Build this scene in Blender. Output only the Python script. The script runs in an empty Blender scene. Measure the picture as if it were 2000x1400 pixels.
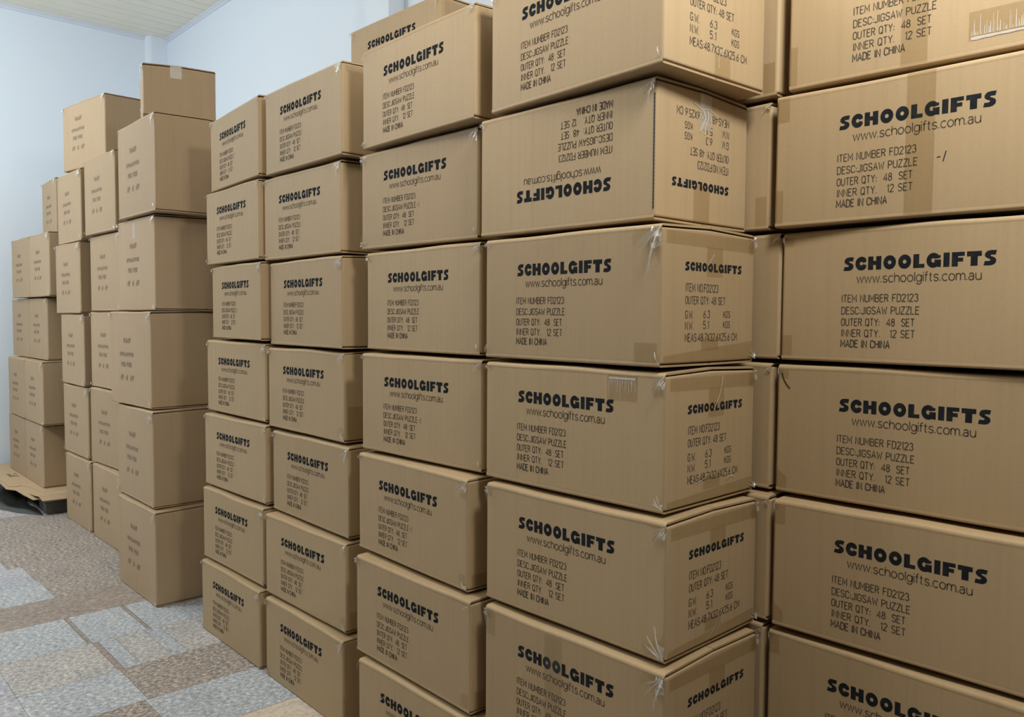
import bpy, bmesh, math, random
from mathutils import Vector, Matrix

scene = bpy.context.scene
COL = scene.collection
R = math.radians

# ------------------------------------------------------------------ camera
CAM_Z = 1.18866
F_PX, YAW, PITCH, ROLL = 1571.619, 0.8254, -0.051005, 0.006226
cam_data = bpy.data.cameras.new('camera')
cam_data.sensor_width = 36.0
cam_data.lens = 36.0 * F_PX / 2000.0
cam_data.clip_start = 0.02
cam = bpy.data.objects.new('camera', cam_data)
COL.objects.link(cam)
_f = Vector((-math.sin(YAW) * math.cos(PITCH), math.cos(YAW) * math.cos(PITCH), math.sin(PITCH)))
_r = _f.cross(Vector((0, 0, 1))).normalized()
_u = _r.cross(_f)
_r2 = _r * math.cos(ROLL) + _u * math.sin(ROLL)
_u2 = -_r * math.sin(ROLL) + _u * math.cos(ROLL)
_m = Matrix.Identity(4)
for _i in range(3):
    _m[_i][0], _m[_i][1], _m[_i][2] = _r2[_i], _u2[_i], -_f[_i]
_m[2][3] = CAM_Z
cam.matrix_world = _m
scene.camera = cam

# ------------------------------------------------------------------ world, lamps, exposure
world = bpy.data.worlds.new('world')
scene.world = world
world.use_nodes = True
_bg = world.node_tree.nodes['Background']
_bg.inputs['Color'].default_value = (0.80, 0.90, 1.0, 1)
_bg.inputs['Strength'].default_value = 0.03

scene.view_settings.view_transform = 'Standard'
scene.view_settings.look = 'None'
scene.view_settings.gamma = 1.0
scene.view_settings.exposure = 0.0
try:
    scene.view_settings.use_curve_mapping = False
except Exception:
    pass

H_ROOM, X_WALL, Y_WALL = 3.44, -6.90, 2.462


def lamp(name, loc, power, color, radius):
    l = bpy.data.lights.new(name, 'POINT')
    l.energy = power
    l.color = color
    l.shadow_soft_size = radius
    o = bpy.data.objects.new(name, l)
    COL.objects.link(o)
    o.location = loc
    return o


# added point lights without fixtures, set to fit brightness on the lettered stack
lamp('added_point_light', (-0.2, 1.0, 2.35), 66, (1.0, 0.985, 0.93), 0.14)
lamp('added_point_light', (-1.5, 0.6, 2.4), 20, (1.0, 0.97, 0.93), 0.14)
# added cool point lights, standing in for daylight over the floor on the left
lamp('added_point_light', (-4.6, -1.0, 2.6), 126, (0.92, 0.97, 1.0), 0.20)
lamp('added_point_light', (-5.2, -0.2, 3.1), 42, (0.76, 0.89, 1.0), 0.20)

# ------------------------------------------------------------------ materials


def nt(name):
    m = bpy.data.materials.new(name)
    m.use_nodes = True
    t = m.node_tree
    return m, t, t.nodes['Principled BSDF']


def node(t, typ, **kw):
    n = t.nodes.new(typ)
    for k, v in kw.items():
        if hasattr(n, k) and k not in ('inputs',):
            setattr(n, k, v)
    return n


def mix_rgb(t, fac, a, b, blend='MIX'):
    n = t.nodes.new('ShaderNodeMix')
    n.data_type = 'RGBA'
    n.blend_type = blend
    for sock, val in ((n.inputs[0], fac), (n.inputs[6], a), (n.inputs[7], b)):
        if hasattr(val, 'type') and hasattr(val, 'node'):
            t.links.new(val, sock)
        elif isinstance(val, (tuple, list)):
            sock.default_value = (*val, 1) if len(val) == 3 else val
        else:
            sock.default_value = val
    return n.outputs[2]


def ramp(t, src, stops):
    n = t.nodes.new('ShaderNodeValToRGB')
    e = n.color_ramp.elements
    e[0].position, e[0].color = stops[0][0], (*stops[0][1], 1)
    e[1].position, e[1].color = stops[-1][0], (*stops[-1][1], 1)
    for p_, c_ in stops[1:-1]:
        x = e.new(p_)
        x.color = (*c_, 1)
    t.links.new(src, n.inputs[0])
    return n.outputs[0]


def noise(t, coord, scale, detail=3, rough=0.55, mapping=None):
    if mapping:
        mp = t.nodes.new('ShaderNodeMapping')
        mp.inputs['Scale'].default_value = mapping
        t.links.new(coord, mp.inputs['Vector'])
        coord = mp.outputs[0]
    n = t.nodes.new('ShaderNodeTexNoise')
    n.inputs['Scale'].default_value = scale
    n.inputs['Detail'].default_value = detail
    n.inputs['Roughness'].default_value = rough
    t.links.new(coord, n.inputs['Vector'])
    return n.outputs['Fac']


def bump(t, bsdf, src, strength, dist):
    b = t.nodes.new('ShaderNodeBump')
    b.inputs['Strength'].default_value = strength
    b.inputs['Distance'].default_value = dist
    t.links.new(src, b.inputs['Height'])
    t.links.new(b.outputs[0], bsdf.inputs['Normal'])


def make_cardboard(name, base, dark):
    m, t, b = nt(name)
    tc = t.nodes.new('ShaderNodeTexCoord')
    oc = tc.outputs['Object']
    oi = t.nodes.new('ShaderNodeObjectInfo')
    big = noise(t, oc, 5.0, 3)
    streak = noise(t, oc, 1.0, 3, 0.6, (70, 70, 1.2))
    grain = noise(t, oc, 900.0, 2, 0.7)
    c = mix_rgb(t, big, dark, base)
    s = ramp(t, streak, [(0.30, (0.93, 0.93, 0.92)), (0.5, (1, 1, 1)), (0.72, (1.05, 1.04, 1.03))])
    c = mix_rgb(t, 0.55, c, s, 'MULTIPLY')
    g = ramp(t, grain, [(0.25, (0.80, 0.79, 0.77)), (0.75, (1.16, 1.16, 1.16))])
    c = mix_rgb(t, 0.5, c, g, 'MULTIPLY')
    rv = ramp(t, oi.outputs['Random'], [(0.0, (0.94, 0.93, 0.92)), (1.0, (1.04, 1.04, 1.05))])
    c = mix_rgb(t, 1.0, c, rv, 'MULTIPLY')
    t.links.new(c, b.inputs['Base Color'])
    b.inputs['Roughness'].default_value = 0.62
    b.inputs['Specular IOR Level'].default_value = 0.32
    mx = t.nodes.new('ShaderNodeMath')
    mx.operation = 'ADD'
    t.links.new(streak, mx.inputs[0])
    t.links.new(big, mx.inputs[1])
    bump(t, b, mx.outputs[0], 0.12, 0.002)
    return m


M_CARD = make_cardboard('brown_cardboard', (0.452, 0.332, 0.192), (0.414, 0.300, 0.170))
M_CARD2 = make_cardboard('pale_brown_cardboard', (0.446, 0.326, 0.203), (0.41, 0.296, 0.180))
M_SHEET = make_cardboard('flattened_cardboard', (0.56, 0.41, 0.26), (0.48, 0.345, 0.21))


def make_ink(name, col, col2, scale):
    m, t, b = nt(name)
    tc = t.nodes.new('ShaderNodeTexCoord')
    n = noise(t, tc.outputs['Object'], scale, 3, 0.65)
    c = ramp(t, n, [(0.42, col), (0.75, col2)])
    t.links.new(c, b.inputs['Base Color'])
    b.inputs['Roughness'].default_value = 0.8
    b.inputs['Specular IOR Level'].default_value = 0.06
    return m


M_INK = make_ink('black_print_ink', (0.014, 0.017, 0.021), (0.028, 0.030, 0.032), 60)
M_INK_FAINT = make_ink('thin_print_ink', (0.070, 0.056, 0.043), (0.15, 0.115, 0.08), 120)
M_INK_GREY = make_ink('grey_print_ink', (0.22, 0.165, 0.125), (0.32, 0.235, 0.155), 90)


def make_film(name, tint, gloss, rough, haze):
    m, t, b = nt(name)
    out = t.nodes['Material Output']
    tr = t.nodes.new('ShaderNodeBsdfTransparent')
    tr.inputs[0].default_value = (*tint, 1)
    gl = t.nodes.new('ShaderNodeBsdfGlossy')
    gl.inputs['Color'].default_value = (1, 1, 1, 1)
    gl.inputs['Roughness'].default_value = rough
    di = t.nodes.new('ShaderNodeBsdfDiffuse')
    di.inputs[0].default_value = (0.82, 0.80, 0.76, 1)
    m1 = t.nodes.new('ShaderNodeMixShader')
    m1.inputs[0].default_value = gloss
    t.links.new(tr.outputs[0], m1.inputs[1])
    t.links.new(gl.outputs[0], m1.inputs[2])
    m2 = t.nodes.new('ShaderNodeMixShader')
    m2.inputs[0].default_value = haze
    t.links.new(m1.outputs[0], m2.inputs[1])
    t.links.new(di.outputs[0], m2.inputs[2])
    t.links.new(m2.outputs[0], out.inputs[0])
    tc = t.nodes.new('ShaderNodeTexCoord')
    n = noise(t, tc.outputs['Object'], 35, 3, 0.6)
    bp = t.nodes.new('ShaderNodeBump')
    bp.inputs['Strength'].default_value = 0.25
    bp.inputs['Distance'].default_value = 0.004
    t.links.new(n, bp.inputs['Height'])
    t.links.new(bp.outputs[0], gl.inputs['Normal'])
    return m


M_TAPE = make_film('clear_packing_tape', (0.905, 0.88, 0.82), 0.045, 0.25, 0.0)
M_TORN = make_film('crumpled_tape_film', (0.90, 0.88, 0.83), 0.16, 0.20, 0.26)  # white haze also paints glints into the crumpled film
M_WHITE = make_film('white_tape_and_glare', (0.9, 0.9, 0.9), 0.25, 0.25, 0.50)  # white for torn strands and for painted glints and glare


def make_plain(name, col, rough, var=0.06, scale=4, spec=0.4, bumpy=0.0, bscale=300):
    m, t, b = nt(name)
    tc = t.nodes.new('ShaderNodeTexCoord')
    n = noise(t, tc.outputs['Object'], scale, 4)
    lo = tuple(max(0, c * (1 - var)) for c in col)
    hi = tuple(min(1, c * (1 + var)) for c in col)
    t.links.new(mix_rgb(t, n, lo, hi), b.inputs['Base Color'])
    b.inputs['Roughness'].default_value = rough
    b.inputs['Specular IOR Level'].default_value = spec
    if bumpy:
        bump(t, b, noise(t, tc.outputs['Object'], bscale, 3), bumpy, 0.002)
    return m


M_WALL = make_plain('white_wall_paint', (0.78, 0.85, 0.935), 0.7, 0.015, 1.2, 0.3, 0.15, 60)
M_TRIM = make_plain('white_cornice_plastic', (0.70, 0.74, 0.82), 0.45, 0.04, 3)
M_CEIL = make_plain('cream_ceiling_panel', (0.93, 0.87, 0.72), 0.45, 0.03, 2, 0.4)
M_GROOVE = make_plain('ceiling_groove', (0.55, 0.53, 0.47), 0.7, 0.03, 2)
M_PALLET = make_plain('dark_grey_pallet_plastic', (0.075, 0.070, 0.066), 0.55, 0.2, 8, 0.4, 0.3, 40)
M_PALLET_LIP = make_plain('pale_pallet_rim', (0.34, 0.34, 0.33), 0.5, 0.1, 8)
M_FLOOR_SHADE = make_plain('dark_floor_shade', (0.022, 0.024, 0.022), 0.32, 0.5, 6, 0.5, 0.6, 9)  # near-black that paints floor shade in front of the pallet
M_PEN = make_plain('black_marker_pen', (0.02, 0.018, 0.02), 0.5, 0.1, 10)


def make_stone(name, c1, c2, c3, scale=95):
    m, t, b = nt(name)
    tc = t.nodes.new('ShaderNodeTexCoord')
    oc = tc.outputs['Object']
    n1 = noise(t, oc, scale, 4, 0.75, (1.0, 0.62, 1.0))
    n2 = noise(t, oc, 6, 3)
    n3 = noise(t, oc, 60, 2, 0.5, (1.0, 2.2, 1.0))
    c = ramp(t, n1, [(0.38, c1), (0.50, c2), (0.61, c3)])
    v = ramp(t, n2, [(0.3, (0.90, 0.90, 0.92)), (0.7, (1.07, 1.06, 1.05))])
    c = mix_rgb(t, 1.0, c, v, 'MULTIPLY')
    v2 = ramp(t, n3, [(0.35, (0.92, 0.92, 0.92)), (0.65, (1.06, 1.06, 1.06))])
    c = mix_rgb(t, 0.8, c, v2, 'MULTIPLY')
    t.links.new(c, b.inputs['Base Color'])
    b.inputs['Roughness'].default_value = 0.55
    b.inputs['Specular IOR Level'].default_value = 0.3
    bump(t, b, n1, 0.2, 0.002)
    return m


M_ST_BLUE = make_stone('blue_grey_stone_tile', (0.25, 0.28, 0.315), (0.40, 0.43, 0.465), (0.63, 0.65, 0.67))
M_ST_LAV = make_stone('lavender_grey_stone_tile', (0.28, 0.29, 0.33), (0.42, 0.43, 0.48), (0.63, 0.63, 0.66))
M_ST_WARM = make_stone('warm_grey_stone_tile', (0.27, 0.26, 0.26), (0.425, 0.41, 0.405), (0.65, 0.63, 0.61))
M_ST_BROWN = make_stone('brown_stone_tile', (0.17, 0.145, 0.132), (0.315, 0.275, 0.25), (0.58, 0.52, 0.45))
M_ST_BROWN2 = make_stone('smooth_brown_stone_tile', (0.23, 0.19, 0.165), (0.315, 0.265, 0.23), (0.42, 0.36, 0.315), 60)
M_ST_BEIGE = make_stone('beige_stone_tile', (0.48, 0.41, 0.34), (0.57, 0.49, 0.41), (0.64, 0.57, 0.49), 50)
M_GROUT = make_plain('tile_joint', (0.27, 0.25, 0.235), 0.8, 0.1, 20)

# ------------------------------------------------------------------ mesh helpers


def finish(name, bm, mats, parent=None, smooth=None, loc=None):
    me = bpy.data.meshes.new(name)
    bm.to_mesh(me)
    bm.free()
    for m in (mats if isinstance(mats, (list, tuple)) else [mats]):
        me.materials.append(m)
    if smooth is not None:
        me.shade_smooth()
        me.set_sharp_from_angle(angle=R(smooth))
    o = bpy.data.objects.new(name, me)
    COL.objects.link(o)
    if smooth is not None:
        wn = o.modifiers.new('even_shading', 'WEIGHTED_NORMAL')
        wn.keep_sharp = True
    if parent:
        o.parent = parent
    if loc:
        o.location = loc
    return o


def link(name, me, parent=None):
    o = bpy.data.objects.new(name, me)
    COL.objects.link(o)
    if parent:
        o.parent = parent
    return o


def add_box(bm, lo, hi, mat=0):
    vs = [bm.verts.new((x, y, z)) for z in (lo[2], hi[2]) for y in (lo[1], hi[1]) for x in (lo[0], hi[0])]
    fs = []
    for idx in ((0, 2, 3, 1), (4, 5, 7, 6), (0, 1, 5, 4), (2, 6, 7, 3), (0, 4, 6, 2), (1, 3, 7, 5)):
        f = bm.faces.new([vs[i] for i in idx])
        f.material_index = mat
        fs.append(f)
    return vs, fs


def bevel_box(bm, lo, hi, r, seg=3, mat=0):
    vs, fs = add_box(bm, lo, hi, mat)
    es = list({e for f in fs for e in f.edges})
    bmesh.ops.bevel(bm, geom=es, offset=r, segments=seg, profile=0.5, affect='EDGES')


def structure(o):
    o['kind'] = 'structure'
    return o


def tag(o, label, cat, group=None):
    o['label'] = label
    o['category'] = cat
    if group:
        o['group'] = group
    return o


# ------------------------------------------------------------------ room shell
bm = bmesh.new()
add_box(bm, (X_WALL - 0.1, -6.0, 0), (X_WALL, Y_WALL + 0.1, H_ROOM))
structure(finish('wall_left', bm, M_WALL))
bm = bmesh.new()
add_box(bm, (X_WALL, Y_WALL, 0), (4.0, Y_WALL + 0.1, H_ROOM))
structure(finish('wall_back', bm, M_WALL))

# ceiling of long narrow panels that run towards the back wall
bm = bmesh.new()
add_box(bm, (X_WALL - 0.1, -6.0, H_ROOM + 0.012), (4.0, Y_WALL + 0.1, H_ROOM + 0.06), 1)
x = X_WALL
k = 0
while x < 4.0:
    w_ = 0.105 if k % 2 else 0.145
    add_box(bm, (x + 0.004, -6.0, H_ROOM), (x + w_ - 0.004, Y_WALL, H_ROOM + 0.012), 0)
    x += w_
    k += 1
structure(finish('ceiling', bm, [M_CEIL, M_GROOVE]))


def cornice(name, a, b, inward):
    # stepped strip along the wall top
    bm = bmesh.new()
    a, b, n = Vector(a), Vector(b), Vector(inward)
    prof = [(0, 0), (0.022, 0), (0.022, -0.008), (0.011, -0.016), (0.007, -0.030), (0, -0.032)]
    ring = []
    for p_ in (a, b):
        ring.append([bm.verts.new(p_ + n * q[0] + Vector((0, 0, q[1]))) for q in prof])
    m_ = len(prof)
    for i in range(m_):
        bm.faces.new((ring[0][i], ring[0][(i + 1) % m_], ring[1][(i + 1) % m_], ring[1][i]))
    bm.faces.new(ring[0][::-1])
    bm.faces.new(ring[1])
    bmesh.ops.recalc_face_normals(bm, faces=bm.faces)
    return structure(finish(name, bm, M_TRIM))


cornice('trim_1', (X_WALL, -6, H_ROOM), (X_WALL, 2.305, H_ROOM), (1, 0, 0))
cornice('trim_2', (X_WALL + 0.05, Y_WALL, H_ROOM), (4, Y_WALL, H_ROOM), (0, -1, 0))

# rounded pier in the far corner
bm = bmesh.new()
pts = [(X_WALL, 2.30)]
for i in range(9):
    a_ = math.pi * i / 16
    pts.append((X_WALL + 0.05 * math.sin(a_) * 1.0, 2.30 + 0.05 * (1 - math.cos(a_))))
pts += [(X_WALL + 0.05, Y_WALL), (X_WALL, Y_WALL)]
lo_ = [bm.verts.new((p_[0], p_[1], 0)) for p_ in pts]
hi_ = [bm.verts.new((p_[0], p_[1], H_ROOM)) for p_ in pts]
for i in range(len(pts)):
    j = (i + 1) % len(pts)
    bm.faces.new((lo_[i], lo_[j], hi_[j], hi_[i]))
bm.faces.new(hi_)
bmesh.ops.recalc_face_normals(bm, faces=bm.faces)
structure(finish('trim_3', bm, M_WALL))
# shallow pier on the back wall, behind the lettered stack
bm = bmesh.new()
bevel_box(bm, (-3.72, Y_WALL - 0.10, 0), (-3.50, Y_WALL, H_ROOM), 0.006, 2)
structure(finish('trim_4', bm, M_WALL, smooth=40))

# floor: sheet of printed stone tiles, rows run towards the back wall
bm = bmesh.new()
add_box(bm, (-7.0, -6.0, -0.05), (4.0, Y_WALL + 0.1, -0.002), 0)
MATS_F = [M_GROUT, M_ST_BLUE, M_ST_LAV, M_ST_WARM, M_ST_BROWN, M_ST_BROWN2, M_ST_BEIGE]
BL, LV, WM, BR, B2, BG = 1, 2, 3, 4, 5, 6
random.seed(5)
rows = [-7.0, -6.62, -6.32, -6.02, -5.72, -5.42, -5.13, -4.85, -4.58, -4.30, -4.02, -3.74, -3.46, -3.13, -2.83, -2.55, -2.26]
while rows[-1] < 3.9:
    rows.append(rows[-1] + 0.29)
table = {
    -4.85: [(-2, 0.70, LV), (0.70, 2.4, BR)], -4.58: [(-2, 0.78, LV), (0.78, 2.4, BR)],
    -4.30: [(-2, 0.84, LV), (0.84, 2.4, BR)], -4.02: [(-2, 0.85, BL), (0.85, 1.62, BR), (1.62, 2.4, BR)],
    -3.74: [(-2, 2.4, B2)], -3.46: [(-2, 0.24, LV), (0.24, 0.812, BL), (0.816, 0.828, B2), (0.828, 1.020, BL), (1.020, 1.030, B2), (1.034, 1.32, BL), (1.32, 2.4, BR)],
    -3.13: [(-2, 0.53, LV), (0.53, 0.826, WM), (0.826, 0.846, B2), (0.846, 0.90, BL), (0.90, 1.005, WM), (1.005, 1.06, BL), (1.06, 1.5, WM), (1.5, 2.4, BL)],
    -2.83: [(-2, 0.53, LV), (0.53, 0.83, BL), (0.83, 2.4, BR)],
    -2.55: [(-2, 0.53, BR), (0.53, 0.82, BR), (0.82, 2.4, BL)],
    -2.26: [(-2, 0.6, BL), (0.6, 2.4, BG)],
}
for i in range(len(rows) - 1):
    x0, x1 = rows[i], rows[i + 1]
    cells = table.get(round(x0, 2))
    if cells is None:
        cells, y = [], -6.0
        while y < 2.4:
            y2 = min(2.45, y + random.choice((0.3, 0.6, 0.9)))
            cells.append((y, y2, BR if (x0 < -4.5 and y > 0.4) or x0 > -2.3 else random.choice((BL, LV, WM, BR))))  # unseen right-hand rows kept brown to cut light bounced onto the cartons
            y = y2
    else:
        cells = [(-6.0, -2.0, BL)] + cells
    for (y0, y1, mi) in cells:
        g = 0.0007 if mi != BR or x0 > -3.5 else 0.0
        z = 0.0
        seg = 6
        vs = [bm.verts.new(p_) for p_ in ((x0 + g, y0 + g, z), (x1 - g, y0 + g, z), (x1 - g, y1 - g, z), (x0 + g, y1 - g, z))]
        f = bm.faces.new(vs)
        f.material_index = mi
structure(finish('floor', bm, MATS_F))

# ------------------------------------------------------------------ lettering


def stroke(bm, pts, w, y=0.0, mat=0, sx=1.0, sz=1.0, ox=0.0, oz=0.0):
    """flat ribbon through pts (x, z) with mitred joints, in the plane y"""
    P = [Vector((p_[0], p_[1])) for p_ in pts]
    n = len(P)
    closed = (P[0] - P[-1]).length < 1e-6 and n > 3
    L, Rr = [], []
    for i in range(n):
        if closed:
            a, b = P[(i - 1) % (n - 1)], P[(i + 1) % (n - 1)]
            if i == n - 1:
                a, b = P[n - 2], P[1]
        else:
            a, b = P[max(i - 1, 0)], P[min(i + 1, n - 1)]
        c = P[i]
        d1 = (c - a).normalized() if (c - a).length > 1e-9 else (b - c).normalized()
        d2 = (b - c).normalized() if (b - c).length > 1e-9 else d1
        t_ = (d1 + d2)
        t_ = t_.normalized() if t_.length > 1e-6 else d1
        nn = Vector((-t_.y, t_.x))
        k_ = max(0.45, abs(nn.dot(Vector((-d1.y, d1.x)))))
        off = nn * (w / 2 / k_)
        L.append(c + off)
        Rr.append(c - off)
    vl = [bm.verts.new((ox + q.x * sx, y, oz + q.y * sz)) for q in L]
    vr = [bm.verts.new((ox + q.x * sx, y, oz + q.y * sz)) for q in Rr]
    for i in range(n - 1):
        f = bm.faces.new((vr[i], vr[i + 1], vl[i + 1], vl[i]))
        f.material_index = mat


def arc(cx, cy, rx, ry, a0, a1, n=8):
    return [(cx + rx * math.cos(R(a0 + (a1 - a0) * i / n)), cy + ry * math.sin(R(a0 + (a1 - a0) * i / n))) for i in range(n + 1)]


# condensed capitals and figures on a 0.5 x 1 body
G = {
    'A': (.5, [[(0, 0), (.25, 1), (.5, 0)], [(.08, .33), (.42, .33)]]),
    'B': (.46, [[(0, 0), (0, 1), (.28, 1)] + arc(.28, .77, .16, .23, 90, -90, 6) + [(0, .54)], [(.26, .54)] + arc(.28, .27, .18, .27, 90, -90, 6) + [(0, 0)]]),
    'C': (.46, [[(.46, .74)] + arc(.23, .74, .23, .26, 10, 180, 6) + arc(.23, .26, .23, .26, 180, 350, 6)]),
    'D': (.46, [[(0, 0), (0, 1), (.2, 1)] + arc(.2, .72, .26, .28, 90, 0, 5) + arc(.2, .28, .26, .28, 0, -90, 5) + [(0, 0)]]),
    'E': (.42, [[(.42, 1), (0, 1), (0, 0), (.42, 0)], [(0, .53), (.34, .53)]]),
    'F': (.42, [[(.42, 1), (0, 1), (0, 0)], [(0, .53), (.34, .53)]]),
    'G': (.46, [[(.46, .76)] + arc(.23, .74, .23, .26, 10, 180, 6) + arc(.23, .26, .23, .26, 180, 360, 6) + [(.46, .46), (.26, .46)]]),
    'H': (.46, [[(0, 0), (0, 1)], [(.46, 0), (.46, 1)], [(0, .53), (.46, .53)]]),
    'I': (.04, [[(.02, 0), (.02, 1)]]),
    'J': (.34, [[(.34, 1), (.34, .24)] + arc(.16, .22, .18, .22, 0, -170, 6)]),
    'K': (.46, [[(0, 0), (0, 1)], [(.46, 1), (.02, .42)], [(.16, .6), (.46, 0)]]),
    'L': (.40, [[(0, 1), (0, 0), (.40, 0)]]),
    'M': (.56, [[(0, 0), (0, 1), (.28, .3), (.56, 1), (.56, 0)]]),
    'N': (.46, [[(0, 0), (0, 1), (.46, 0), (.46, 1)]]),
    'O': (.46, [arc(.23, .74, .23, .26, 0, 180, 6) + arc(.23, .26, .23, .26, 180, 360, 6) + [(.46, .74)]]),
    'P': (.44, [[(0, 0), (0, 1), (.24, 1)] + arc(.24, .74, .2, .26, 90, -90, 6) + [(0, .48)]]),
    'Q': (.46, [arc(.23, .74, .23, .26, 0, 180, 6) + arc(.23, .26, .23, .26, 180, 360, 6) + [(.46, .74)], [(.26, .22), (.5, -.06)]]),
    'R': (.46, [[(0, 0), (0, 1), (.24, 1)] + arc(.24, .76, .2, .24, 90, -90, 6) + [(0, .52)], [(.22, .52), (.46, 0)]]),
    'S': (.44, [arc(.22, .76, .22, .24, 15, 180, 6) + [(.06, .6), (.38, .42)] + arc(.22, .24, .22, .24, 20, -165, 6)]),
    'T': (.46, [[(0, 1), (.46, 1)], [(.23, 1), (.23, 0)]]),
    'U': (.46, [[(0, 1), (0, .26)] + arc(.23, .26, .23, .26, 180, 360, 8) + [(.46, 1)]]),
    'W': (.62, [[(0, 1), (.14, 0), (.31, .7), (.48, 0), (.62, 1)]]),
    'X': (.46, [[(0, 0), (.46, 1)], [(0, 1), (.46, 0)]]),
    'Y': (.46, [[(0, 1), (.23, .5), (.46, 1)], [(.23, .5), (.23, 0)]]),
    'Z': (.44, [[(0, 1), (.44, 1), (0, 0), (.44, 0)]]),
    '1': (.16, [[(0, .82), (.14, 1), (.14, 0)]]),
    '2': (.44, [arc(.22, .76, .22, .24, 170, -10, 7) + [(0, 0), (.44, 0)]]),
    '3': (.44, [arc(.2, .77, .2, .23, 160, -80, 7) , arc(.2, .27, .23, .27, 80, -160, 7)]),
    '4': (.46, [[(.36, 0), (.36, 1), (0, .28), (.48, .28)]]),
    '5': (.44, [[(.42, 1), (.04, 1), (.02, .56)] + arc(.2, .31, .22, .31, 110, -150, 8)]),
    '6': (.44, [[(.36, .98), (.1, .6)] + arc(.22, .27, .21, .27, 150, 510, 10)]),
    '7': (.42, [[(0, 1), (.42, 1), (.12, 0)]]),
    '8': (.44, [arc(.22, .77, .19, .22, 0, 360, 10), arc(.22, .28, .22, .27, 0, 360, 10)]),
    '.': (.06, [[(.03, 0), (.03, .09)]]),
    ':': (.08, [[(.04, .08), (.04, .2)], [(.04, .5), (.04, .62)]]),
    '-': (.26, [[(.02, .48), (.24, .48)]]),
    '/': (.22, [[(0, -.05), (.22, 1)]]),
    ' ': (.22, []),
}
# light lower case for the web address (x height 1)
X = {
    'w': (1.22, [[(0, 1), (.3, 0), (.61, .96), (.92, 0), (1.22, 1)]]),
    's': (.78, [arc(.39, .74, .34, .27, 20, 180, 6) + [(.14, .58), (.64, .42)] + arc(.39, .26, .36, .27, 20, -165, 6)]),
    'c': (.80, [arc(.45, .5, .45, .51, 45, 315, 12)]),
    'h': (.82, [[(0, 0), (0, 1.42)], [(0, .5)] + arc(.41, .6, .41, .41, 170, 0, 7) + [(.82, 0)]]),
    'o': (.94, [arc(.47, .5, .46, .51, 0, 360, 14)]),
    'l': (.06, [[(.03, 0), (.03, 1.42)]]),
    'g': (.90, [arc(.45, .5, .44, .5, 0, 360, 14), [(.89, 1), (.89, -.05)] + arc(.46, -.05, .43, .38, 0, -160, 7)]),
    'i': (.06, [[(.03, 0), (.03, 1)], [(.03, 1.24), (.03, 1.42)]]),
    'f': (.50, [arc(.45, 1.12, .28, .3, 80, 180, 5) + [(.17, 0)], [(-.03, .96), (.46, .96)]]),
    't': (.48, [[(.17, 1.32), (.17, .2)] + arc(.38, .2, .21, .2, 180, 280, 5), [(-.03, .96), (.44, .96)]]),
    'm': (1.36, [[(0, 0), (0, 1)], [(0, .6)] + arc(.34, .62, .34, .39, 175, 0, 6) + [(.68, 0)], [(.68, .6)] + arc(1.02, .62, .34, .39, 175, 0, 6) + [(1.36, 0)]]),
    'a': (.82, [arc(.39, .68, .33, .33, 160, 0, 6) + [(.72, 0)], arc(.36, .28, .36, .29, 60, 300, 9) + [(.72, .2)], [(.5, .56), (.72, .56)]]),
    'u': (.82, [[(0, 1), (0, .4)] + arc(.41, .4, .41, .41, 180, 350, 7), [(.82, 1), (.82, 0)]]),
    '.': (.12, [[(.06, 0), (.06, .15)]]),
}


def text_width(s, font, gap):
    return sum(font[c][0] for c in s) + gap * (len(s) - 1)


def put_text(bm, s, font, x0, z0, width, height, w, gap, y=0.0, mat=0):
    tw = text_width(s, font, gap)
    sx = width / tw
    x = 0.0
    for c in s:
        gw, strokes_ = font[c]
        for st in strokes_:
            # stroke weight kept even although the letters are squeezed
            stroke(bm, [((x + q[0]) * sx / height, q[1]) for q in st], w, y, mat, height, height, x0, z0)
        x += gw + gap


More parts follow.
